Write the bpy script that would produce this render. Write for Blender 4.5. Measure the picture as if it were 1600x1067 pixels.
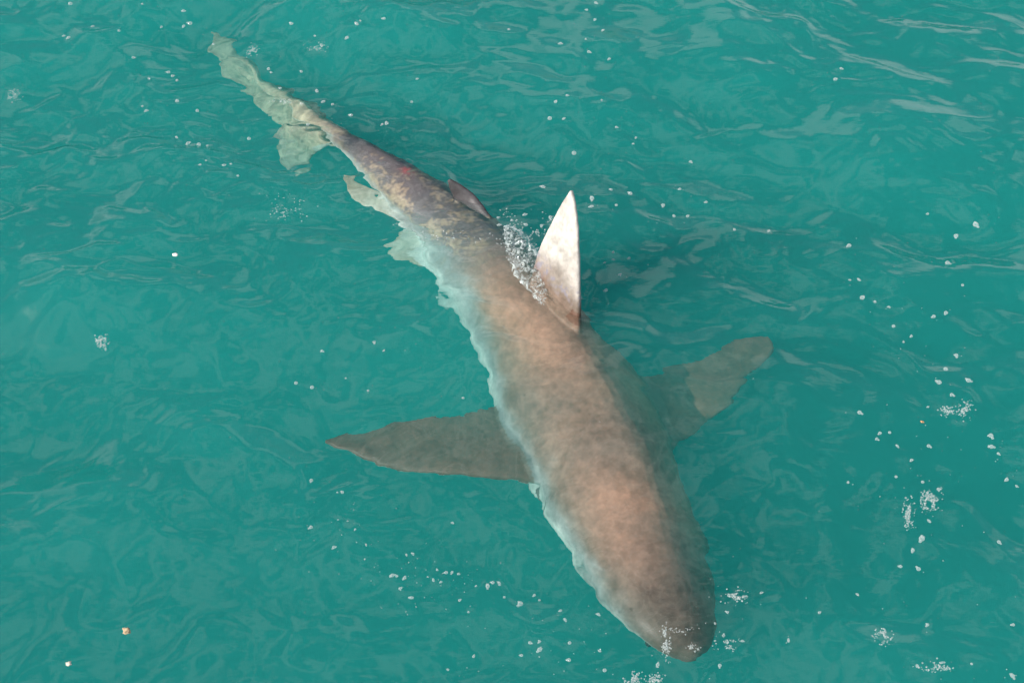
import bpy, math, random
import numpy as np
from mathutils import Vector, noise

for o in list(bpy.data.objects):
    bpy.data.objects.remove(o, do_unlink=True)
SC = bpy.context.scene
COL = SC.collection
R = math.radians

# ------------------------------------------------------------------ camera
CAM_H, PITCH, FOC = 2.4, 46.0, 45.0
cam = bpy.data.cameras.new('camera')
cam.lens, cam.sensor_width, cam.clip_end, cam.clip_start = FOC, 36.0, 1000.0, 0.05
cam_o = bpy.data.objects.new('camera', cam)
cam_o.location = (0, 0, CAM_H)
cam_o.rotation_euler = (R(90 - PITCH), 0, 0)
COL.objects.link(cam_o)
SC.camera = cam_o

# ------------------------------------------------------------------ sky and sun
SUN_EL, SUN_AZ = 34.0, -118.0          # azimuth from +Y, clockwise (negative = left of the view)
SKY_STR, CLOUD = 0.08, 11.0
world = bpy.data.worlds.new('World')
SC.world = world
world.use_nodes = True
wt = world.node_tree
wt.nodes.clear()
w_out = wt.nodes.new('ShaderNodeOutputWorld')
w_bg = wt.nodes.new('ShaderNodeBackground')
w_sky = wt.nodes.new('ShaderNodeTexSky')
w_sky.sky_type = 'NISHITA'
w_sky.sun_disc = False
w_sky.sun_elevation = R(SUN_EL)
w_sky.sun_rotation = R(SUN_AZ)
w_sky.air_density, w_sky.dust_density, w_sky.ozone_density = 1.0, 2.0, 1.0
w_tc = wt.nodes.new('ShaderNodeTexCoord')
w_n = wt.nodes.new('ShaderNodeTexNoise')
w_n.inputs['Scale'].default_value = 3.4
w_n.inputs['Detail'].default_value = 2.5
w_n.inputs['Roughness'].default_value = 0.55
w_n.inputs['Distortion'].default_value = 0.4
w_r = wt.nodes.new('ShaderNodeValToRGB')
w_r.color_ramp.elements[0].position = 0.50
w_r.color_ramp.elements[1].position = 0.62
w_mix = wt.nodes.new('ShaderNodeMixRGB')
w_mix.inputs[2].default_value = (CLOUD, CLOUD, CLOUD * 1.02, 1)
wt.links.new(w_tc.outputs['Generated'], w_n.inputs['Vector'])
wt.links.new(w_n.outputs['Fac'], w_r.inputs['Fac'])
wt.links.new(w_r.outputs['Color'], w_mix.inputs[0])
wt.links.new(w_sky.outputs['Color'], w_mix.inputs[1])
wt.links.new(w_mix.outputs['Color'], w_bg.inputs['Color'])
w_bg.inputs['Strength'].default_value = SKY_STR
wt.links.new(w_bg.outputs['Background'], w_out.inputs['Surface'])

sun = bpy.data.lights.new('sun', 'SUN')
sun.energy, sun.angle, sun.color = 5.0, R(0.5), (1.0, 0.95, 0.88)
sun_o = bpy.data.objects.new('sun', sun)
sun_dir = Vector((math.sin(R(SUN_AZ)) * math.cos(R(SUN_EL)),
                  math.cos(R(SUN_AZ)) * math.cos(R(SUN_EL)), math.sin(R(SUN_EL))))
sun_o.rotation_euler = sun_dir.to_track_quat('Z', 'Y').to_euler()
sun_o.location = (-4, 2, 8)
COL.objects.link(sun_o)

vs = SC.view_settings
vs.view_transform, vs.look, vs.gamma, vs.use_curve_mapping = 'Standard', 'None', 1.0, False
vs.exposure = 0.26
cy = SC.cycles
cy.use_denoising = True
cy.denoiser = 'OPENIMAGEDENOISE'
cy.max_bounces = 8
cy.volume_bounces = 2
cy.diffuse_bounces = 3
cy.glossy_bounces = 2
cy.transmission_bounces = 3
cy.use_adaptive_sampling = True
cy.adaptive_threshold = 0.02
cy.transparent_max_bounces = 12
cy.sample_clamp_indirect = 6.0

# ------------------------------------------------------------------ helpers
FPX = FOC / 36.0 * 1600.0
_p = R(PITCH)
_F = np.array([0, math.cos(_p), -math.sin(_p)])
_U = np.array([0, math.sin(_p), math.cos(_p)])
_X = np.array([1.0, 0, 0])
_O = np.array([0, 0, CAM_H])

def ray(u, v):
    return _F + _X * (u - 800) / FPX + _U * (533.5 - v) / FPX

def un(u, v, z=0.0):
    """photo pixel -> point at height z above the still water"""
    d = ray(u, v)
    if z >= 0:
        return _O + d * ((z - CAM_H) / d[2])
    p = _O + d * (-CAM_H / d[2])                 # on the still surface, then bent by the water
    d = d / np.linalg.norm(d)
    t = d[:2] / 1.33
    b = np.array([t[0], t[1], -math.sqrt(1 - t @ t)])
    return p + b * (z / b[2])

def nz(x, y, z, s=1.0):
    return noise.noise(Vector((x * s, y * s, z * s)))

def mat(name):
    m = bpy.data.materials.new(name)
    m.use_nodes = True
    m.node_tree.nodes.clear()
    out = m.node_tree.nodes.new('ShaderNodeOutputMaterial')
    return m, m.node_tree, out

def link_obj(name, mesh, parent=None, material=None):
    o = bpy.data.objects.new(name, mesh)
    COL.objects.link(o)
    if parent is not None:
        o.parent = parent
    if material is not None and not mesh.materials:
        mesh.materials.append(material)
    return o

def tag(o, label=None, cat=None, group=None, kind=None):
    if label: o['label'] = label
    if cat: o['category'] = cat
    if group: o['group'] = group
    if kind: o['kind'] = kind
    return o

def smooth(me):
    me.polygons.foreach_set('use_smooth', np.ones(len(me.polygons), dtype=bool))

def crom(P, n):
    """Catmull-Rom through rows of P, n samples"""
    P = np.asarray(P, float)
    Q = np.vstack([2 * P[0] - P[1], P, 2 * P[-1] - P[-2]])
    out = []
    for t in np.linspace(0, len(P) - 1, n):
        i = min(int(t), len(P) - 2)
        f = t - i
        a, b, c, d = Q[i], Q[i + 1], Q[i + 2], Q[i + 3]
        out.append(0.5 * (2 * b + (c - a) * f + (2 * a - 5 * b + 4 * c - d) * f * f
                          + (3 * b - a - 3 * c + d) * f ** 3))
    return np.array(out)

# ------------------------------------------------------------------ water
rng = np.random.default_rng(7)
NW = 90
_wl = np.exp(rng.uniform(math.log(0.16), math.log(1.9), NW))
_th = rng.normal(R(-100), 0.75, NW)
_ph = rng.uniform(0, 2 * math.pi, NW)
_k = 2 * math.pi / _wl
_amp = 0.0022 * (_wl / 0.5) ** 1.0 * rng.uniform(0.4, 1.3, NW)
RINGS = [(945, 868, 2.2), (1050, 915, 1.8), (842, 690, 1.2), (985, 935, 1.3), (900, 760, .9)]

def wave(x, y):
    x = np.asarray(x, float); y = np.asarray(y, float)
    h = np.zeros_like(x)
    # slow warp so crests bend
    wx = x + 0.10 * np.sin(1.7 * y + 0.6 * x + 1) + 0.05 * np.sin(4.1 * x - 2.3 * y)
    wy = y + 0.10 * np.sin(1.9 * x - 0.8 * y + 2) + 0.05 * np.sin(3.7 * y + 2.9 * x)
    for k, t, p, a in zip(_k, _th, _ph, _amp):
        ph = k * (math.cos(t) * wx + math.sin(t) * wy) + p
        s = np.sin(ph)
        h += a * (s + 0.25 * np.cos(2 * ph))
    # calmer on the right and towards the boat, livelier at upper left
    c = 0.62 + 0.5 / (1 + np.exp((x + 0.25 - 0.35 * (y - 2.4)) * 2.2))
    h = h * c
    far = np.clip(1.5 - np.hypot(x, y - 2.5) / 14.0, 0.15, 1)
    return h * far

def axis(lo, hi, fine, far, n_far):
    mid = np.arange(lo, hi + fine * .5, fine)
    g = np.geomspace(fine, far, n_far)
    return np.concatenate([(lo - g)[::-1], mid, hi + g])

_perm = rng.permutation(512)
_ga = rng.uniform(0, 2 * math.pi, 512)
def perlin(x, y):
    xi, yi = np.floor(x).astype(int), np.floor(y).astype(int)
    fx, fy = x - xi, y - yi
    def g(ix, iy, dx, dy):
        a = _ga[_perm[(_perm[ix % 512] + iy) % 512]]
        return np.cos(a) * dx + np.sin(a) * dy
    sx = fx ** 3 * (fx * (fx * 6 - 15) + 10); sy = fy ** 3 * (fy * (fy * 6 - 15) + 10)
    a = g(xi, yi, fx, fy); b = g(xi + 1, yi, fx - 1, fy)
    c = g(xi, yi + 1, fx, fy - 1); d = g(xi + 1, yi + 1, fx - 1, fy - 1)
    return (a + (b - a) * sx) + ((c + (d - c) * sx) - (a + (b - a) * sx)) * sy

def chop(x, y):
    """small folded ripples in drifting patches, plus the rings left by drops"""
    wx = x + .10 * perlin(x * 3.1, y * 3.1) + .03 * perlin(x * 9 + 5, y * 9)
    wy = y + .10 * perlin(x * 3.1 + 31, y * 3.1 + 7) + .03 * perlin(x * 9, y * 9 + 17)
    wy = wy * 1.35
    broad = perlin(wx * 3.2, wy * 3.2) + .5 * perlin(wx * 6.1 + 9, wy * 6.1)
    rip = perlin(wx * 11, wy * 11) + .55 * perlin(wx * 21 + 3, wy * 21) 
    rid = 1 - 2 * np.abs(perlin(wx * 5.3 + 40, wy * 5.3 + 11))          # soft creases
    fin = perlin(wx * 40, wy * 40) + .5 * perlin(wx * 62 + 2, wy * 62)
    pt = np.clip((perlin(x * 1.25 + 70, y * 1.25) + .5 * perlin(x * 2.9, y * 2.9 + 50)) * 2.2 + .5, .08, 1)
    q = un(590, 255)
    pt = pt + 1.5 * np.exp(-((x - q[0]) ** 2 + (y - q[1]) ** 2) / .42 ** 2)      # water stirred by the tail
    h = .026 * broad + .0056 * rip * (.25 + .75 * pt) + .004 * rid ** 3 + .0008 * fin * (.3 + .7 * pt)
    for (u, v, a) in RINGS:
        q = un(u, v)
        r = np.hypot(x - q[0], y - q[1])
        h += a * 0.0011 * np.cos(r * 2 * math.pi / 0.030) * np.exp(-(r / 0.058) ** 2)
    return h

GRID = []
def build_water():
    xs = axis(-2.3, 2.3, 0.0075, 180.0, 40)
    ys = axis(0.9, 5.2, 0.0075, 180.0, 40)
    nx, ny = len(xs), len(ys)
    X, Y = np.meshgrid(xs, ys)
    Z = wave(X, Y) + chop(X, Y) * np.clip(1.4 - np.hypot(X, Y - 2.8) / 5.0, 0, 1) * (.70 + .4 / (1 + np.exp((X - .1) * 2.5)))
    GRID.extend([xs, ys, Z])
    top = np.stack([X.ravel(), Y.ravel(), Z.ravel()], 1)
    x0, x1, y0, y1 = xs[0], xs[-1], ys[0], ys[-1]
    bot = np.array([[x0, y0, -14], [x1, y0, -14], [x1, y1, -14], [x0, y1, -14]])
    idx = np.arange(nx * ny).reshape(ny, nx)
    q = np.stack([idx[:-1, :-1], idx[:-1, 1:], idx[1:, 1:], idx[1:, :-1]], -1).reshape(-1, 4)
    faces = q.tolist()
    n = nx * ny
    b = [n, n + 1, n + 2, n + 3]
    faces.append([b[0], b[1]] + idx[0, ::-1].tolist())
    faces.append([b[1], b[2]] + idx[::-1, -1].tolist())
    faces.append([b[2], b[3]] + idx[-1, :].tolist())
    faces.append([b[3], b[0]] + idx[:, 0].tolist())
    faces.append([b[3], b[2], b[1], b[0]])
    me = bpy.data.meshes.new('water')
    me.from_pydata(np.vstack([top, bot]).tolist(), [], faces)
    sm = np.ones(len(faces), dtype=bool); sm[-5:] = False
    me.polygons.foreach_set('use_smooth', sm)
    return me

def water_material():
    m, nt, out = mat('sea_water')
    N, L = nt.nodes, nt.links
    geo = N.new('ShaderNodeNewGeometry')
    mp = N.new('ShaderNodeMapping'); mp.inputs['Scale'].default_value = (1.0, 1.6, 1.0)
    L.new(geo.outputs['Position'], mp.inputs['Vector'])
    n1 = N.new('ShaderNodeTexNoise'); n1.inputs['Scale'].default_value = 60.0
    n1.inputs['Detail'].default_value = 1.0
    L.new(mp.outputs[0], n1.inputs['Vector'])
    bump = N.new('ShaderNodeBump'); bump.inputs['Distance'].default_value = 0.0016
    bump.inputs['Strength'].default_value = 0.22
    L.new(n1.outputs['Fac'], bump.inputs['Height'])
    fr = N.new('ShaderNodeFresnel'); fr.inputs['IOR'].default_value = 1.36
    # the same reflectance on both sides: without bending there is no total internal reflection
    io = N.new('ShaderNodeMapRange'); io.inputs['To Min'].default_value = 1.42; io.inputs['To Max'].default_value = 1 / 1.42
    L.new(geo.outputs['Backfacing'], io.inputs['Value']); L.new(io.outputs[0], fr.inputs['IOR'])
    gl = N.new('ShaderNodeBsdfGlossy'); gl.inputs['Roughness'].default_value = 0.015
    L.new(bump.outputs[0], gl.inputs['Normal'])
    # rays going down into the water are bent by the ripples; light on its way up leaves straight
    rf = N.new('ShaderNodeBsdfRefraction'); rf.inputs['IOR'].default_value = 1.33
    rf.inputs['Roughness'].default_value = 0.0
    L.new(bump.outputs[0], rf.inputs['Normal'])
    tp = N.new('ShaderNodeBsdfTransparent')
    tr = N.new('ShaderNodeMixShader')
    L.new(geo.outputs['Backfacing'], tr.inputs[0]); L.new(rf.outputs[0], tr.inputs[1]); L.new(tp.outputs[0], tr.inputs[2])
    mx = N.new('ShaderNodeMixShader')
    L.new(fr.outputs[0], mx.inputs[0]); L.new(tr.outputs[0], mx.inputs[1]); L.new(gl.outputs[0], mx.inputs[2])
    L.new(mx.outputs[0], out.inputs['Surface'])
    D = 1.0
    vsn = N.new('ShaderNodeVolumeScatter'); vsn.inputs['Color'].default_value = (0.10, 1.0, 0.90, 1)
    vsn.inputs['Density'].default_value = 0.76 * D; vsn.inputs['Anisotropy'].default_value = 0.0
    va = N.new('ShaderNodeVolumeAbsorption'); va.inputs['Color'].default_value = (0.0, 0.72, 0.70, 1)
    va.inputs['Density'].default_value = 1.5 * D
    ad = N.new('ShaderNodeAddShader')
    L.new(vsn.outputs[0], ad.inputs[0]); L.new(va.outputs[0], ad.inputs[1])
    L.new(ad.outputs[0], out.inputs['Volume'])
    return m

water = link_obj('water', build_water(), None, water_material())
tag(water, 'teal green sea water with small ripples', 'water', kind='structure')

# ------------------------------------------------------------------ shark
# stations: centre pixel, half width in pixels, height of the back above still water,
# height / width of the section
ST = [  # u, v, w, ztop, ratio
    (1082, 1030,   8, -.105, .60),
    (1077, 1012,  42, -.075, .58),
    (1056,  968,  75, -.050, .66),
    (1022,  908,  98, -.042, .78),
    ( 985,  822, 112, -.045, .88),
    ( 940,  722, 117, -.040, .95),
    ( 886,  622, 112, -.035, .98),
    ( 836,  532,  94, -.042, 1.0),
    ( 780,  447,  80, -.034, 1.0),
    ( 719,  371,  64, -.022, 1.0),
    ( 651,  306,  47, -.006, 1.0),
    ( 588,  252,  31, -.014, 1.0),
    ( 540,  216,  17, -.045, .95),
    ( 490,  180,  12, -.100, .9),
    ( 430,  132,   9, -.205, .9),
    ( 370,   78,   6, -.235, .9),
]
ROLL = R(20)

def loft(rings, verts, faces, cap=True):
    base = len(verts)
    nr, ns = len(rings), len(rings[0])
    for r_ in rings:
        verts.extend([tuple(p) for p in r_])
    for i in range(nr - 1):
        for j in range(ns):
            a = base + i * ns + j; b = base + i * ns + (j + 1) % ns
            faces.append((a, b, b + ns, a + ns))
    if cap:
        faces.append(tuple(base + j for j in range(ns))[::-1])
        faces.append(tuple(base + (nr - 1) * ns + j for j in range(ns)))

def body_axis():
    C, RA, RT = [], [], []
    for (u, v, w, zt, rt) in ST:
        zc = zt
        for _ in range(6):
            p = un(u, v, zc)
            r = w * np.dot(p - _O, _F) / FPX
            zc = zt - r * rt
        C.append(un(u, v, zc)); RA.append([r]); RT.append([rt])
    n = 110
    return crom(C, n), crom(RA, n)[:, 0], crom(RT, n)[:, 0]

AX_C, AX_R, AX_RT = body_axis()
AX_T = np.gradient(AX_C, axis=0)
AX_T /= np.linalg.norm(AX_T, axis=1)[:, None]
AX_S, AX_D = [], []
for t in AX_T:                         # side and dorsal directions, rolled
    s = np.cross(t, [0, 0, 1.0]); s /= np.linalg.norm(s)
    d = np.cross(s, t)
    s_r = s * math.cos(ROLL) - d * math.sin(ROLL)
    d_r = d * math.cos(ROLL) + s * math.sin(ROLL)
    AX_S.append(s_r); AX_D.append(d_r)
AX_S, AX_D = np.array(AX_S), np.array(AX_D)

def fin_loft(le, te, th, verts, faces, n=26, m=14):
    """le, te: 3-D points from root to tip; a lens section between them"""
    A, B = crom(le, n), crom(te, n)
    rings = []
    for i in range(n):
        a, b = A[i], B[i]
        ch = b - a
        i0, i1 = max(i - 1, 0), min(i + 1, n - 1)
        span = (A[i1] + B[i1]) - (A[i0] + B[i0])
        nr = np.cross(ch, span); nr /= (np.linalg.norm(nr) + 1e-9)
        tk = th * (1 - 0.55 * i / (n - 1))
        ring = []
        for j in range(m):                               # upper then lower side
            f = j / (m - 1)
            s = 0.48 + math.sin(math.pi * min(1, f ** 0.62)) * 0.6
            ring.append(a + ch * f + nr * tk * s * 0.5)
        for j in range(m):
            f = 1 - j / (m - 1)
            s = 0.48 + math.sin(math.pi * min(1, f ** 0.62)) * 0.6
            ring.append(a + ch * f - nr * tk * s * 0.5)
        rings.append(ring)
    loft(rings, verts, faces)

def build_shark_body():
    V, Fc = [], []
    rings = []
    ns = 36
    for c, r, rt, s, d in zip(AX_C, AX_R, AX_RT, AX_S, AX_D):
        ring = []
        for j in range(ns):
            a = 2 * math.pi * j / ns
            ca, sa = math.cos(a), math.sin(a)
            e = 1.14 if sa > 0 else .94
            x = math.copysign(abs(ca) ** e, ca); y = math.copysign(abs(sa) ** e, sa)
            yy = y * rt * (1.0 if y > 0 else 0.95)
            ring.append(c + s * r * x + d * r * yy)
        rings.append(ring)
    loft(rings, V, Fc)
    # first dorsal fin on the rolled plane of the back
    B0, B1 = un(906, 520, -.05), un(822, 428, -.03)
    ax = B1 - B0; ax /= np.linalg.norm(ax)
    side = np.cross(ax, [0, 0, 1]); side /= np.linalg.norm(side)
    if side[0] < 0: side = -side
    up = np.array([0, 0, 1]) * math.cos(ROLL) + side * math.sin(ROLL)
    pn = np.cross(ax, up)
    def onp(u, v):
        d = ray(u, v)
        return _O + d * (np.dot(B0 - _O, pn) / np.dot(d, pn))
    le = [onp(904, 540), onp(906, 500), onp(906, 450), onp(905, 400), onp(903, 350), onp(899, 318), onp(894, 297)]
    te = [onp(826, 460), onp(832, 430), onp(838, 408), onp(846, 382), onp(863, 347), onp(878, 318), onp(892, 297)]
    fin_loft(le, te, 0.030, V, Fc)
    # pectoral fins
    P = lambda L: [un(*q) for q in L]
    fin_loft(P([(860, 752, -.160), (800, 744, -.155), (745, 742, -.155), (680, 737, -.160), (610, 724, -.170), (560, 706, -.180), (508, 682, -.190)]),
             P([(830, 610, -.180), (775, 632, -.175), (720, 640, -.170), (655, 650, -.170), (595, 658, -.175), (550, 664, -.180), (510, 677, -.190)]),
             0.034, V, Fc)
    fin_loft(P([(985, 770, -.220), (1055, 705, -.220), (1090, 672, -.225), (1130, 632, -.230), (1170, 598, -.235), (1195, 585, -.240), (1207, 566, -.240)]),
             P([(950, 600, -.220), (1005, 590, -.220), (1040, 578, -.225), (1085, 566, -.230), (1130, 546, -.235), (1165, 536, -.240), (1202, 532, -.240)]),
             0.034, V, Fc)
    # pelvic fin, anal fin
    fin_loft(P([(690, 440, -.17), (662, 420, -.18), (630, 414, -.19), (606, 404, -.20)]),
             P([(660, 360, -.17), (640, 368, -.18), (622, 384, -.19), (605, 394, -.20)]), 0.016, V, Fc)
    fin_loft(P([(668, 392, -.12), (622, 356, -.11), (584, 328, -.115), (554, 314, -.12), (540, 296, -.12)]),
             P([(655, 350, -.10), (625, 334, -.10), (590, 304, -.11), (557, 280, -.12), (532, 264, -.12)]), 0.016, V, Fc)
    # small second dorsal fin, low on the back
    fin_loft(P([(770, 345, -.02), (748, 312, .015), (722, 290, .045), (704, 279, .06)]),
             P([(712, 312, -.02), (704, 298, .015), (700, 288, .04), (698, 281, .055)]), 0.020, V, Fc)
    # tail fin: long upper lobe and short lower lobe
    fin_loft(P([(552, 212, -.113), (500, 172, -.205), (455, 138, -.245), (418, 108, -.275), (392, 78, -.285), (362, 50, -.285), (334, 30, -.275)]),
             P([(540, 224, -.113), (470, 212, -.225), (420, 172, -.275), (384, 132, -.295), (352, 104, -.305), (342, 78, -.295), (335, 36, -.275)]),
             0.022, V, Fc)
    fin_loft(P([(520, 216, -.113), (500, 232, -.245), (486, 250, -.295), (474, 266, -.325), (462, 284, -.355)]),
             P([(440, 180, -.235), (428, 205, -.275), (434, 236, -.305), (442, 262, -.335), (455, 284, -.355)]),
             0.020, V, Fc)
    me = bpy.data.meshes.new('raw')
    me.from_pydata(V, [], Fc)
    tmp = bpy.data.objects.new('raw', me)
    COL.objects.link(tmp)
    rm = tmp.modifiers.new('r', 'REMESH'); rm.mode = 'VOXEL'; rm.voxel_size = 0.004
    sm = tmp.modifiers.new('s', 'SMOOTH'); sm.factor = 0.5; sm.iterations = 9
    dg = bpy.context.evaluated_depsgraph_get()
    out = bpy.data.meshes.new_from_object(tmp.evaluated_get(dg))
    bpy.data.objects.remove(tmp, do_unlink=True)
    bpy.data.meshes.remove(me)
    out.name = 'shark_body'
    return out, onp, (B0, ax, up, pn)

def fbm(p, s, o=3):
    v, a = 0.0, 0.5
    q = Vector(p) * s
    for _ in range(o):
        v += a * noise.noise(q); q = q * 2.03; a *= 0.5
    return v

def sstep(a, b, x):
    t = np.clip((x - a) / (b - a), 0, 1)
    return t * t * (3 - 2 * t)

def paint_shark(me, finplane):
    n = len(me.vertices)
    co = np.empty(n * 3); me.vertices.foreach_get('co', co); co = co.reshape(-1, 3)
    nr = np.empty(n * 3); me.vertices.foreach_get('normal', nr); nr = nr.reshape(-1, 3)
    # nearest axis station
    best = np.zeros(n, int); bd = np.full(n, 1e9)
    for i in range(len(AX_C)):
        d = ((co - AX_C[i]) ** 2).sum(1)
        m = d < bd; bd[m] = d[m]; best[m] = i
    rel = co - AX_C[best]
    r = AX_R[best]
    dd = (rel * AX_D[best]).sum(1) / np.maximum(r, 1e-3)
    dist = np.sqrt((rel ** 2).sum(1)) / np.maximum(r, 1e-3)
    # the far side of a fin is as pale as the belly
    facing = (nr * AX_D[best]).sum(1)
    B0, ax, up, pn = finplane
    hfin = (co - B0) @ up
    isdf = (hfin > 0.06) & ((co - B0) @ ax > -0.03) & (np.abs((co - B0) @ (pn / np.linalg.norm(pn))) < 0.05) & (np.abs((co - B0) @ ax) < 0.5)
    N3 = np.array([fbm(c, 3.2) for c in co])
    N12 = np.array([fbm(c + 7, 13.0) for c in co])
    N40 = np.array([fbm(c + 3, 46.0, 2) for c in co])
    N90 = np.array([noise.noise(Vector(c) * 95) for c in co])
    brown = np.array([0.180, 0.120, 0.093])
    olive = np.array([0.128, 0.106, 0.084])
    rust = np.array([0.360, 0.175, 0.115])
    belly = np.array([0.42, 0.42, 0.39])
    slate = np.array([0.085, 0.080, 0.086])
    tan = np.array([0.42, 0.34, 0.24])
    pale = np.array([0.47, 0.44, 0.405])
    def mixc(a, b, t):
        t = np.clip(t, 0, 1)[:, None]
        return a * (1 - t) + b * t
    col = np.tile(brown, (n, 1))
    col = mixc(col, olive, 0.5 + 2.2 * N3)
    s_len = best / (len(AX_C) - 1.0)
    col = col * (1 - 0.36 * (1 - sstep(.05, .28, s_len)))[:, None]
    # copper band along the back
    col = mixc(col, rust, np.exp(-((dd - 0.75) / 0.45) ** 2) * sstep(.12, .3, s_len) * (1 - sstep(.5, .62, s_len)) * (0.55 + 1.2 * N3) * (1 - sstep(.02, .07, hfin) * (np.abs((co - B0) @ (pn / np.linalg.norm(pn))) < .04)))
    # rear body: dark slate blotches and tan patches
    rear = sstep(.50, .60, s_len) * (1 - sstep(.84, .9, s_len))
    grain = N12 * 1.1 + N40 * .6 + N90 * .35
    col = mixc(col, slate, rear * sstep(-.35, .45, 0.9 * (dd - 0.25) + 1.4 * grain + .6 * N3) * .92)
    col = mixc(col, tan, rear * sstep(-.35, .85, -.55 * (dd - .35) - 1.9 * grain) * .72)
    # pale tail
    tl = sstep(.80, .86, s_len)
    col = mixc(col, tan * .92, tl * (0.75 + 1.3 * N12 + .8 * N40))
    # dark saddle before the tail
    q = un(541, 214, -.02)
    col = mixc(col, np.array([.05, .05, .055]), np.exp(-(((co - q) ** 2).sum(1)) / 0.045 ** 2) * 1.3)
    # countershading
    edge = -0.20 + 0.22 * sstep(.14, .34, s_len) * (1 - sstep(.55, .68, s_len)) + 0.30 * N12 + 0.2 * N3
    bl = sstep(0.10, -0.16, dd - edge) if False else 1 - sstep(-0.34, 0.02, dd - edge)
    fin_under = (dist > 1.07) & ~isdf & ((s_len < .45) | (dist > 1.25))
    bl = np.where(fin_under, (facing < -0.4) * 0.9, bl)
    bl = bl * (1 - 0.35 * tl)
    pec = (dist > 1.12) & ~isdf & (s_len < .45)
    col[pec] = col[pec] * np.array([.80, .60, .54]) 
    flank = np.array([.235, .245, .240])
    fl = np.where(fin_under, 0, 1 - sstep(-.02, .42, dd - edge)) * (1 - tl) * sstep(.08, .2, s_len)
    col = mixc(col, flank, fl * .8)
    col = mixc(col, belly, bl)
    # anal and pelvic fins are pale
    for (u, v, z, rad) in [(585, 312, -.11, .10), (632, 395, -.19, .05)]:
        q = un(u, v, z)
        w = np.exp(-(((co - q) ** 2).sum(1)) / rad ** 2) * (dist > 1.05)
        col = mixc(col, belly * np.array([.95, .9, .8]), w * 1.3 * (0.7 + N12))
    # dorsal fin: pale, blending to copper at its base, fine violet scuffs
    fb = sstep(0.06, 0.16, hfin + 0.05 * N12) * isdf
    col = mixc(col, pale * 1.0, fb)
    sc = isdf * np.exp(-((hfin - 0.095) / 0.028) ** 2) * sstep(.02, .30, N40 * .6 + N90 * .5 + .5 * N12)
    col = mixc(col, np.array([.17, .165, .21]), sc * .75)
    q = un(715, 295, .02)
    col = mixc(col, slate * .8, np.exp(-(((co - q) ** 2).sum(1)) / 0.09 ** 2) * (dist > 1.02) * 1.6)
    # raw red scrape
    q = un(640, 257, .01)
    w = np.exp(-(((co - q) ** 2).sum(1)) / 0.026 ** 2) * sstep(-.15, .25, N40 + .5 * N90)
    col = mixc(col, np.array([.36, .07, .07]), w * 1.3)
    # mottle everywhere
    col = col * np.clip(1 + 0.45 * N12 + 0.50 * N40 + .30 * N3 + .12 * N90, .5, 1.6)[:, None]
    at = me.color_attributes.new('skin', 'FLOAT_COLOR', 'POINT')
    at.data.foreach_set('color', np.hstack([np.clip(col, 0.01, .9), np.ones((n, 1))]).astype(np.float32).ravel())
    # ripple refraction put into the mesh: submerged outline wobbles sideways, more with depth
    dep = np.clip(-co[:, 2], 0, .3) + .05 * (co[:, 2] < -.05)
    k1 = np.array([[nz(c[0], c[1], 0.3, 26), nz(c[0] + 9, c[1] + 4, 0.8, 26)] for c in co])
    k2 = np.array([[nz(c[0] + 3, c[1], 5.3, 70), nz(c[0], c[1] + 14, 2.8, 70)] for c in co])
    off = (k1 * 0.012 + k2 * 0.005) * dep[:, None]
    amp_tail = 1 + .9 * sstep(.62, .85, s_len)
    co[:, :2] += off * amp_tail[:, None]
    me.vertices.foreach_set('co', co.ravel())
    me.update()

def skin_material():
    m, nt, out = mat('shark_skin')
    N, L = nt.nodes, nt.links
    at = N.new('ShaderNodeAttribute'); at.attribute_name = 'skin'
    tc = N.new('ShaderNodeTexCoord')
    n1 = N.new('ShaderNodeTexNoise'); n1.inputs['Scale'].default_value = 120; n1.inputs['Detail'].default_value = 5
    n2 = N.new('ShaderNodeTexNoise'); n2.inputs['Scale'].default_value = 30; n2.inputs['Detail'].default_value = 4
    L.new(tc.outputs['Object'], n1.inputs['Vector']); L.new(tc.outputs['Object'], n2.inputs['Vector'])
    mr = N.new('ShaderNodeMapRange'); mr.inputs['From Min'].default_value = .3; mr.inputs['From Max'].default_value = .7
    mr.inputs['To Min'].default_value = .89; mr.inputs['To Max'].default_value = 1.11
    L.new(n1.outputs['Fac'], mr.inputs['Value'])
    mu = N.new('ShaderNodeMixRGB'); mu.blend_type = 'MULTIPLY'; mu.inputs[0].default_value = 1
    L.new(at.outputs['Color'], mu.inputs[1]); L.new(mr.outputs[0], mu.inputs[2])
    bs = N.new('ShaderNodeBsdfPrincipled'); bs.inputs['Specular IOR Level'].default_value = .22
    L.new(mu.outputs[0], bs.inputs['Base Color'])
    r2 = N.new('ShaderNodeMapRange'); r2.inputs['To Min'].default_value = .32; r2.inputs['To Max'].default_value = .6
    L.new(n2.outputs['Fac'], r2.inputs['Value']); L.new(r2.outputs[0], bs.inputs['Roughness'])
    bp = N.new('ShaderNodeBump'); bp.inputs['Strength'].default_value = .35; bp.inputs['Distance'].default_value = .004
    L.new(n2.outputs['Fac'], bp.inputs['Height']); L.new(bp.outputs[0], bs.inputs['Normal'])
    L.new(bs.outputs[0], out.inputs['Surface'])
    return m

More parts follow.
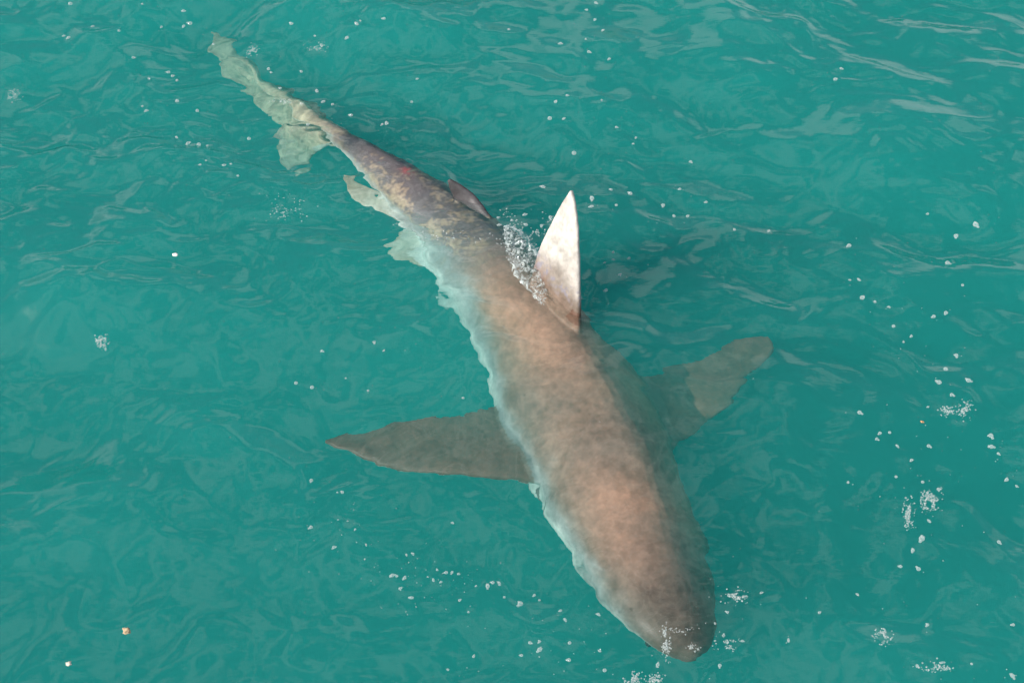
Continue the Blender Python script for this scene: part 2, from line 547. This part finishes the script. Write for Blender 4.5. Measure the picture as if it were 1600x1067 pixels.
def plain_material(name, col, rough=.4):
    m, nt, out = mat(name)
    N, L = nt.nodes, nt.links
    bs = N.new('ShaderNodeBsdfPrincipled')
    n1 = N.new('ShaderNodeTexNoise'); n1.inputs['Scale'].default_value = 90
    mr = N.new('ShaderNodeMapRange'); mr.inputs['To Min'].default_value = .7; mr.inputs['To Max'].default_value = 1.3
    mu = N.new('ShaderNodeMixRGB'); mu.blend_type = 'MULTIPLY'; mu.inputs[0].default_value = 1
    mu.inputs[1].default_value = (*col, 1)
    L.new(n1.outputs['Fac'], mr.inputs['Value']); L.new(mr.outputs[0], mu.inputs[2])
    L.new(mu.outputs[0], bs.inputs['Base Color'])
    bs.inputs['Roughness'].default_value = rough
    L.new(bs.outputs[0], out.inputs['Surface'])
    return m

shark = bpy.data.objects.new('shark', None)
COL.objects.link(shark)
tag(shark, 'large brown shark swimming just below the surface with its pale dorsal fin raised', 'shark')
body_me, ONP, FINPL = build_shark_body()
paint_shark(body_me, FINPL)
smooth(body_me)
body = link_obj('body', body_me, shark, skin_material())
print('SHARK verts', len(body_me.vertices), 'fin tip z', ONP(893, 297), 'TL', sum(np.linalg.norm(np.diff(AX_C, axis=0), axis=1)))

import bmesh
def ico(r, sub=2, sc=(1, 1, 1)):
    bm = bmesh.new()
    bmesh.ops.create_icosphere(bm, subdivisions=sub, radius=r)
    for v in bm.verts:
        v.co = Vector((v.co.x * sc[0], v.co.y * sc[1], v.co.z * sc[2]))
    me = bpy.data.meshes.new('m'); bm.to_mesh(me); bm.free()
    smooth(me)
    return me

eye_m = plain_material('eye_black', (.02, .02, .02), .12)
gill_m = plain_material('gill_dark', (.13, .11, .10), .6)
iE = 13
for sgn in (-1, 1):
    p = AX_C[iE] + (AX_S[iE] * sgn * math.cos(.9) - AX_D[iE] * math.sin(.9) * AX_RT[iE]) * AX_R[iE] * .95
    e = link_obj('eye', ico(.013, 2, (1, 1, 1)), shark, eye_m)
    e.location = p
    for k in range(5):
        i = 33 + 2 * k
        rings = []
        for a in np.linspace(-.85, -.12, 9):
            q = AX_C[i] + (AX_S[i] * sgn * math.cos(a) + AX_D[i] * math.sin(a) * AX_RT[i]) * AX_R[i] * .995
            wd = .004 * math.cos((a + .485) / .37 * 1.5) + .001
            rings.append([q + AX_T[i] * wd, q + AX_S[i] * sgn * .003, q - AX_T[i] * wd, q - AX_S[i] * sgn * .006])
        V, Fc = [], []
        loft(rings, V, Fc)
        me = bpy.data.meshes.new('gill_slit'); me.from_pydata([tuple(x) for x in V], [], Fc)
        link_obj('gill_slit', me, shark, gill_m)

# ------------------------------------------------------------------ foam and bubbles
def foam_material(name, solid, rough=.18):
    m, nt, out = mat(name)
    N, L = nt.nodes, nt.links
    lw = N.new('ShaderNodeLayerWeight'); lw.inputs['Blend'].default_value = .45
    mr = N.new('ShaderNodeMapRange')
    mr.inputs['To Min'].default_value = solid; mr.inputs['To Max'].default_value = min(1, solid + .5)
    L.new(lw.outputs['Facing'], mr.inputs['Value'])
    bs = N.new('ShaderNodeBsdfPrincipled')
    bs.inputs['Base Color'].default_value = (.66, .72, .72, 1)
    bs.inputs['Roughness'].default_value = rough
    bs.inputs['Specular IOR Level'].default_value = .8
    tr = N.new('ShaderNodeBsdfTransparent')
    mx = N.new('ShaderNodeMixShader')
    L.new(mr.outputs[0], mx.inputs[0]); L.new(tr.outputs[0], mx.inputs[1]); L.new(bs.outputs[0], mx.inputs[2])
    L.new(mx.outputs[0], out.inputs['Surface'])
    return m

bubble_m = foam_material('bubble_film', .14, .05)
foam_m = foam_material('foam', .12, .12)

_bm = bmesh.new(); bmesh.ops.create_icosphere(_bm, subdivisions=1, radius=1)
ICO1_V = np.array([v.co[:] for v in _bm.verts]); ICO1_F = [[v.index for v in f.verts] for f in _bm.faces]; _bm.free()
_bm = bmesh.new(); bmesh.ops.create_icosphere(_bm, subdivisions=2, radius=1)
ICO2_V = np.array([v.co[:] for v in _bm.verts]); ICO2_F = [[v.index for v in f.verts] for f in _bm.faces]; _bm.free()

def balls(name, pts, hi=False):
    """pts: (x, y, z, r); one mesh of small spheres"""
    BV, BF = (ICO2_V, ICO2_F) if hi else (ICO1_V, ICO1_F)
    V, Fc = [], []
    for (x, y, z, r) in pts:
        b = len(V)
        V.extend((BV * r + (x, y, z)).tolist())
        Fc.extend([[i + b for i in f] for f in BF])
    me = bpy.data.meshes.new(name)
    me.from_pydata(V, [], Fc)
    smooth(me)
    me.materials.append(None)
    return me

rd = random.Random(11)
def surf(u, v):
    p = un(u, v)
    for _ in range(3):
        xs, ys, Z = GRID
        i = int(np.clip(np.searchsorted(xs, p[0]) - 1, 0, len(xs) - 2)); j = int(np.clip(np.searchsorted(ys, p[1]) - 1, 0, len(ys) - 2))
        fx = (p[0] - xs[i]) / (xs[i + 1] - xs[i]); fy = (p[1] - ys[j]) / (ys[j + 1] - ys[j])
        z = (Z[j, i] * (1 - fx) + Z[j, i + 1] * fx) * (1 - fy) + (Z[j + 1, i] * (1 - fx) + Z[j + 1, i + 1] * fx) * fy
        p = un(u, v, float(z))
    return p

# four shapes of floating bubble: a larger dome with a few small ones clinging to it
BUB = []
for k in range(6):
    L = [(0, 0, .25, 1)]
    for j in range(k % 4 + (k > 3)):
        a = rd.uniform(0, 6.28); r = rd.uniform(.35, .62)
        L.append(((.9 + r * .6) * math.cos(a), (.9 + r * .6) * math.sin(a), .1, r))
    me = balls('bubble', L, True); me.materials[0] = bubble_m
    BUB.append(me)

B_SETS = [
 ('small clear bubbles floating on the water in front of the snout', 'bubbles in front of the snout',
  [(813,942,9),(835,927,6),(843,935,5),(876,953,6),(883,968,5),(828,1004,6),(843,1002,6),(843,1015,7),(890,1004,6),(889,1030,7),(815,1023,5),(935,958,6),(937,1015,6),(945,1045,7),(1028,1036,7),(1125,1038,6),(788,932,5),(762,915,7),(770,909,6),(780,910,5),(744,914,4),(1137,955,5),(1190,925,5),(1118,972,5),(1160,1000,5),(700,1045,5),(740,1024,5)]),
 ('small clear bubble on calm teal water below the long pectoral fin', 'bubbles below the long pectoral fin',
  [(486,748,7),(535,768,6),(527,768,4),(486,824,7),(522,855,6),(555,827,4),(572,851,4),(570,873,3),(528,812,3),(543,814,3),(613,898,7),(620,899,6),(632,902,7),(645,863,5),(635,865,4),(625,918,5),(642,932,6),(683,888,5),(697,892,6),(706,892,5),(716,894,5),(689,907,5),(677,904,4),(668,899,3),(718,937,6),(707,815,4),(732,956,4)]),
 ('tiny clear bubble between the long pectoral fin and the pelvic fin', 'bubbles between the left side fins',
  [(462,595,6),(487,602,8),(503,548,6),(585,535,5),(600,548,4),(575,610,4),(540,590,3),(724,622,4)]),
 ('small clear bubble on the rippled water beside the tail', 'bubbles beside the tail',
  [(110,7,7),(222,7,4),(287,18,5),(296,33,7),(286,37,5),(252,40,5),(145,42,5),(186,49,5),(107,60,6),(100,57,5),(208,90,6),(262,107,5),(268,112,6),(275,119,5),(232,120,4),(276,155,6),(307,168,6),(222,164,4),(228,171,5),(275,210,5),(293,220,7),(310,222,7),(323,224,4),(322,251,4),(313,258,4),(350,257,5),(361,256,4),(388,211,6),(372,275,4),(332,62,5),(455,38,6),(492,57,4),(557,38,7),(542,60,6),(563,33,4),(600,30,5),(419,105,6),(423,110,5),(437,132,5),(470,107,5),(494,135,6),(470,157,5),(504,152,6),(519,157,5),(480,190,5),(548,177,6),(604,190,7),(597,192,5),(643,155,5),(652,124,4)]),
 ('small clear bubble on open water beyond the raised dorsal fin', 'bubbles beyond the dorsal fin',
  [(876,69,6),(795,47,5),(931,3,6),(917,15,5),(930,30,5),(942,48,4),(915,62,4),(920,82,6),(952,93,5),(940,157,4),(963,198,5),(994,212,4),(990,222,4),(897,237,8),(859,186,8),(868,160,7),(886,150,6),(848,290,6),(881,186,5),(985,300,8),(925,310,8),(924,323,6),(955,295,5),(963,320,6),(1037,315,7),(1063,291,5),(1080,247,5),(1054,332,6),(1075,332,5),(1104,313,5),(1148,358,5),(1202,358,5),(1314,108,5),(1305,125,6)]),
 ('small clear bubble on the darker water past the short pectoral fin', 'bubbles past the short pectoral fin',
  [(1525,350,9),(1495,365,7),(1327,383,7),(1450,333,5),(1328,437,4),(1342,437,5),(1347,466,9),(1367,472,6),(1389,480,4),(1396,510,6),(1424,525,5),(1481,410,8),(1504,446,6),(1459,495,6),(1478,489,8),(1467,598,8),(1478,576,8),(1495,553,7),(1513,595,9),(1450,636,4),(1412,534,4),(1343,645,9),(1487,617,7),(1375,677,7),(1390,676,6),(1370,686,5),(1402,697,5),(1451,697,6),(1424,719,6),(1548,681,8),(1549,698,9),(1560,708,5),(1325,754,5),(1400,745,5),(1442,752,7),(1467,763,6),(1574,747,6),(1590,757,5),(1562,844,7),(1452,813,5),(1440,842,9),(1435,889,9),(1426,860,7),(1407,885,6),(1340,928,5),(1583,976,6),(1280,957,5),(1449,976,6),(1433,1040,6),(1518,1037,5),(1582,1056,8),(1232,1000,5)]),
 ('small clear bubble beside the splash at the foot of the dorsal fin', 'bubbles around the dorsal fin splash',
  [(820,335,5),(822,352,7),(846,352,6),(860,338,6),(812,360,5),(838,363,5),(780,352,5),(800,345,4),(778,340,4),(958,405,5),(983,404,6),(968,430,5),(947,454,6),(958,395,5),(908,467,5),(945,410,4)]),
]
MARKS = [(335, 35, 'the tip of the upper tail lobe'), (455, 280, 'the tip of the lower tail lobe'), (540, 215, 'the dark saddle before the tail'),
         (393, 78, 'the foam curl on the upper tail lobe'), (495, 73, 'the foam streak behind the tail'), (20, 143, 'the foam cluster added for sun glints'),
         (440, 152, 'the foam band over the tail base'), (640, 256, 'the red scrape on the back'), (606, 398, 'the pelvic fin tip'),
         (447, 326, 'the swarm of fine foam flecks'), (893, 297, 'the tip of the dorsal fin'), (905, 470, 'the front foot of the dorsal fin'),
         (828, 400, 'the splash behind the dorsal fin'), (508, 682, 'the tip of the long pectoral fin'), (680, 738, 'the front edge of the long pectoral fin'),
         (650, 650, 'the rear edge of the long pectoral fin'), (1205, 550, 'the tip of the short pectoral fin'), (885, 865, 'the pale side of the head'),
         (1075, 1022, 'the tip of the snout'), (1118, 930, 'the shaded side of the head'), (1453, 780, 'the star shaped foam patch'),
         (1508, 640, 'the round foam cap'), (1382, 993, 'the small slanting foam patch'), (1463, 1042, 'the slanting foam streak'),
         (988, 1058, 'the broad foam clump off the snout'), (274, 398, 'the white floating scrap'), (158, 535, 'the pale frothy smudge')]
for label, group, L in B_SETS:
    for (u, v, s) in L:
        p = surf(u, v)
        o = link_obj('bubble', BUB[rd.randrange(6)])
        r = s * .47 * np.dot(p - _O, _F) / FPX * rd.uniform(.8, 1.1)
        o.location = p + np.array([0, 0, r * .1])
        o.scale = (r, r, r * .8)
        o.rotation_euler.z = rd.uniform(0, 6.28)
        near = min(MARKS, key=lambda k: (k[0] - u) ** 2 + (k[1] - v) ** 2)[2]
        size = 'tiny' if s <= 4 else 'small' if s <= 6 else 'larger'
        tag(o, '%s clear bubble on the water nearest to %s' % (size, near), 'bubble', 'bubbles nearest to ' + near)

def foam_patch(label, u, v, ru, rv, n, r0=.0007, r1=.0022, group=None, lift=0.0):
    pts = []
    c = surf(u, v)
    n = int(n * 1.5)
    while len(pts) < n:
        a, b = rd.gauss(0, .5), rd.gauss(0, .5)
        if nz(a * 1.3 + u, b * 1.3 + v, 0) < -.12: continue
        p = surf(u + a * ru, v + b * rv)
        r = rd.uniform(r0, r1) * (1.3 if rd.random() < .12 else 1)
        pts.append((p[0] - c[0], p[1] - c[1], p[2] - c[2] + r * .25 + lift * rd.random(), r))
    me = balls('foam_patch', pts, False); me.materials[0] = foam_m
    o = link_obj('foam_patch', me)
    o.location = c
    return tag(o, label, 'foam', group)

foam_patch('star shaped patch of white foam on dark water, largest of a loose trail', 1453, 780, 17, 17, 150)
foam_patch('narrow patch of white foam just beside the star shaped one', 1421, 803, 9, 20, 100)
foam_patch('round cap of white foam on dark water past the short pectoral fin', 1508, 640, 11, 12, 90)
foam_patch('flat oval patch of foam beside the round foam cap', 1481, 642, 14, 7, 60)
foam_patch('small slanting foam patch on dark water below the trail', 1382, 993, 14, 12, 70)
foam_patch('thin streak of foam slanting across the dark water', 1463, 1042, 26, 9, 60)
foam_patch('curl of white foam on top of the brown snout', 1041, 1000, 7, 24, 120, .0007, .0019)
foam_patch('thin foam smear lying across the brown head', 1062, 982, 26, 5, 26, .0007, .0016)
foam_patch('small frothy clump on the tip of the snout', 1083, 1010, 9, 6, 24, .0008, .0018)
foam_patch('ragged foam patch on the water right beside the snout', 1150, 930, 17, 10, 70, .0008, .0022)['kind'] = 'stuff'
foam_patch('loose foam flecks on the water touching the side of the snout', 1135, 1002, 20, 12, 40, .0008, .002)['kind'] = 'stuff'
foam_patch('broad clump of bubbly foam beyond the tip of the snout', 988, 1058, 15, 10, 80)
foam_patch('second clump of bubbly foam beyond the tip of the snout', 1024, 1058, 12, 9, 60)
foam_patch('loose swarm of fine foam flecks on water off the pelvic fin', 447, 326, 34, 24, 70)['kind'] = 'stuff'
foam_patch('white foam curl breaking above the upper tail lobe', 393, 78, 10, 8, 70)
foam_patch('short foam streak on the water behind the tail', 495, 73, 16, 8, 60)
foam_patch('thin band of white foam over the tail base', 440, 152, 20, 6, 60)['kind'] = 'stuff'
foam_patch('cluster of white foam in place of sun glints on rippled water', 20, 143, 12, 9, 60)  # foam beads added where the ripples glint in the sun
foam_patch('pale frothy smudge on green water away from the shark', 158, 535, 10, 13, 60, .001, .0028)

# foam where the back breaks the surface
def foam_line(label, path, n, spread, r0=.0009, r1=.0027):
    P = crom([(u, v) for u, v in path], 120)
    pts = []
    c = surf(*path[0])
    for _ in range(n):
        q = P[rd.randrange(120)]
        p = surf(q[0] + rd.gauss(0, spread * 1.4), q[1] + rd.gauss(0, spread))
        r = rd.uniform(r0, r1)
        pts.append((p[0] - c[0], p[1] - c[1], p[2] - c[2] + r * .4, r))
    me = balls('foam_line', pts); me.materials[0] = foam_m
    o = link_obj('foam_line', me); o.location = c
    return tag(o, label, 'foam', kind='stuff')
foam_line('beaded line of foam where water crosses the brown back behind the fin', [(618,346),(640,360),(665,368),(695,372),(725,370),(755,374),(785,372),(805,380)], 90, 6)
foam_line('curved string of droplets between the back and the dorsal fin', [(790,335),(808,352),(828,362),(848,360),(862,345),(858,335)], 80, 4)

# splash behind the dorsal fin
def splash():
    """a low ridge of torn water that leans on the rear of the fin"""
    c = surf(826, 412)
    cl = crom([(792, 352), (806, 372), (818, 398), (830, 425), (842, 452), (848, 474)], 70)
    wd = crom([[5.], [17.], [25.], [23.], [13.], [3.]], 70)[:, 0]
    V, Fc = [], []
    m = 40
    for i in range(70):
        for j in range(m):
            f = j / (m - 1) * 2 - 1
            p = surf(cl[i][0] + f * wd[i], cl[i][1] - f * wd[i] * .35)
            e = max(0.0, 1 - f * f)
            k = 1 - abs(nz(p[0], p[1], .3, 34)) * 1.6
            hgt = e ** .6 * (.004 + .016 * max(0, k) ** 2 + .007 * nz(p[0], p[1], 3, 85) + .0035 * nz(p[0], p[1], 7, 190)) * (wd[i] / 25)
            V.append((p[0] - c[0] + .006 * nz(p[0], p[1], 1, 60), p[1] - c[1] + .006 * nz(p[0], p[1], 2, 60), p[2] - c[2] - .002 + hgt))
    for i in range(69):
        for j in range(m - 1):
            a = i * m + j
            Fc.append((a, a + 1, a + m + 1, a + m))
    out = bpy.data.meshes.new('churned_water'); out.from_pydata(V, [], Fc); smooth(out)
    mt, nt, mo = mat('churned_water')
    N, L = nt.nodes, nt.links
    geo = N.new('ShaderNodeNewGeometry')
    n1 = N.new('ShaderNodeTexNoise'); n1.inputs['Scale'].default_value = 48; n1.inputs['Detail'].default_value = 4
    n1.inputs['Distortion'].default_value = 1.5
    L.new(geo.outputs['Position'], n1.inputs['Vector'])
    mr = N.new('ShaderNodeMapRange'); mr.inputs['From Min'].default_value = .44; mr.inputs['From Max'].default_value = .66
    mr.inputs['To Min'].default_value = .03; mr.inputs['To Max'].default_value = .80
    L.new(n1.outputs['Fac'], mr.inputs['Value'])
    bp = N.new('ShaderNodeBump'); bp.inputs['Distance'].default_value = .006; L.new(n1.outputs['Fac'], bp.inputs['Height'])
    bs = N.new('ShaderNodeBsdfPrincipled'); bs.inputs['Base Color'].default_value = (.60, .68, .68, 1)
    bs.inputs['Roughness'].default_value = .08; bs.inputs['Specular IOR Level'].default_value = .8
    L.new(bp.outputs[0], bs.inputs['Normal'])
    tr = N.new('ShaderNodeBsdfTransparent'); mx = N.new('ShaderNodeMixShader')
    L.new(mr.outputs[0], mx.inputs[0]); L.new(tr.outputs[0], mx.inputs[1]); L.new(bs.outputs[0], mx.inputs[2])
    L.new(mx.outputs[0], mo.inputs['Surface'])
    root = bpy.data.objects.new('splash', None); COL.objects.link(root); root.location = c
    tag(root, 'frothy splash of churned water against the rear of the dorsal fin', 'splash')
    link_obj('churned_water', out, root, mt)
    froth = []
    for _ in range(320):
        q = V[rd.randrange(len(V))]
        froth.append((q[0] + rd.gauss(0, .004), q[1] + rd.gauss(0, .004), q[2] + .001, rd.uniform(.0007, .0024)))
    fm = balls('froth', froth); fm.materials[0] = foam_m
    f = link_obj('froth', fm, root); f['kind'] = 'stuff'
splash()

# uncountable fine specks
def specks():
    seeds = [(u, v) for _, _, L in B_SETS for (u, v, s) in L]
    pts = []
    for _ in range(620):
        if rd.random() < .8:
            u, v = seeds[rd.randrange(len(seeds))]
            u += rd.gauss(0, 34); v += rd.gauss(0, 26)
        else:
            u, v = rd.uniform(0, 1600), rd.uniform(0, 1067)
        p = surf(u, v)
        pts.append((p[0], p[1], p[2] + .0005, rd.uniform(.0006, .0015)))
    me = balls('foam_specks', pts); me.materials[0] = foam_m
    tag(link_obj('foam_specks', me), 'fine white specks of foam strewn over the water', 'foam', kind='stuff')
specks()

# floating scraps
def scrap(label, u, v, r, col, seed, flat=.45):
    me = ico(1.0, 3)
    for w in me.vertices:
        k = 1 + .75 * noise.noise(w.co * 1.5 + Vector((seed, 0, 0))) + .3 * noise.noise(w.co * 4 + Vector((0, seed, 0)))
        w.co = Vector((w.co.x * k, w.co.y * k * .8, w.co.z * k * flat))
    o = link_obj('floating_scrap', me, None, plain_material('scrap', col, .5))
    o.location = surf(u, v); o.scale = (r, r, r)
    tag(o, label, 'scrap')
scrap('tan scrap of flotsam drifting alone on the teal water', 197, 984, .0085, (.50, .36, .22), 3)
scrap('tiny cream scrap floating near the tan one', 107, 1036, .0055, (.66, .60, .50), 8)
scrap('white scrap floating on green water off the flank', 274, 398, .0075, (.75, .74, .70), 14)
scrap('tiny orange speck of flotsam near the round foam cap', 1441, 659, .004, (.55, .30, .14), 21)
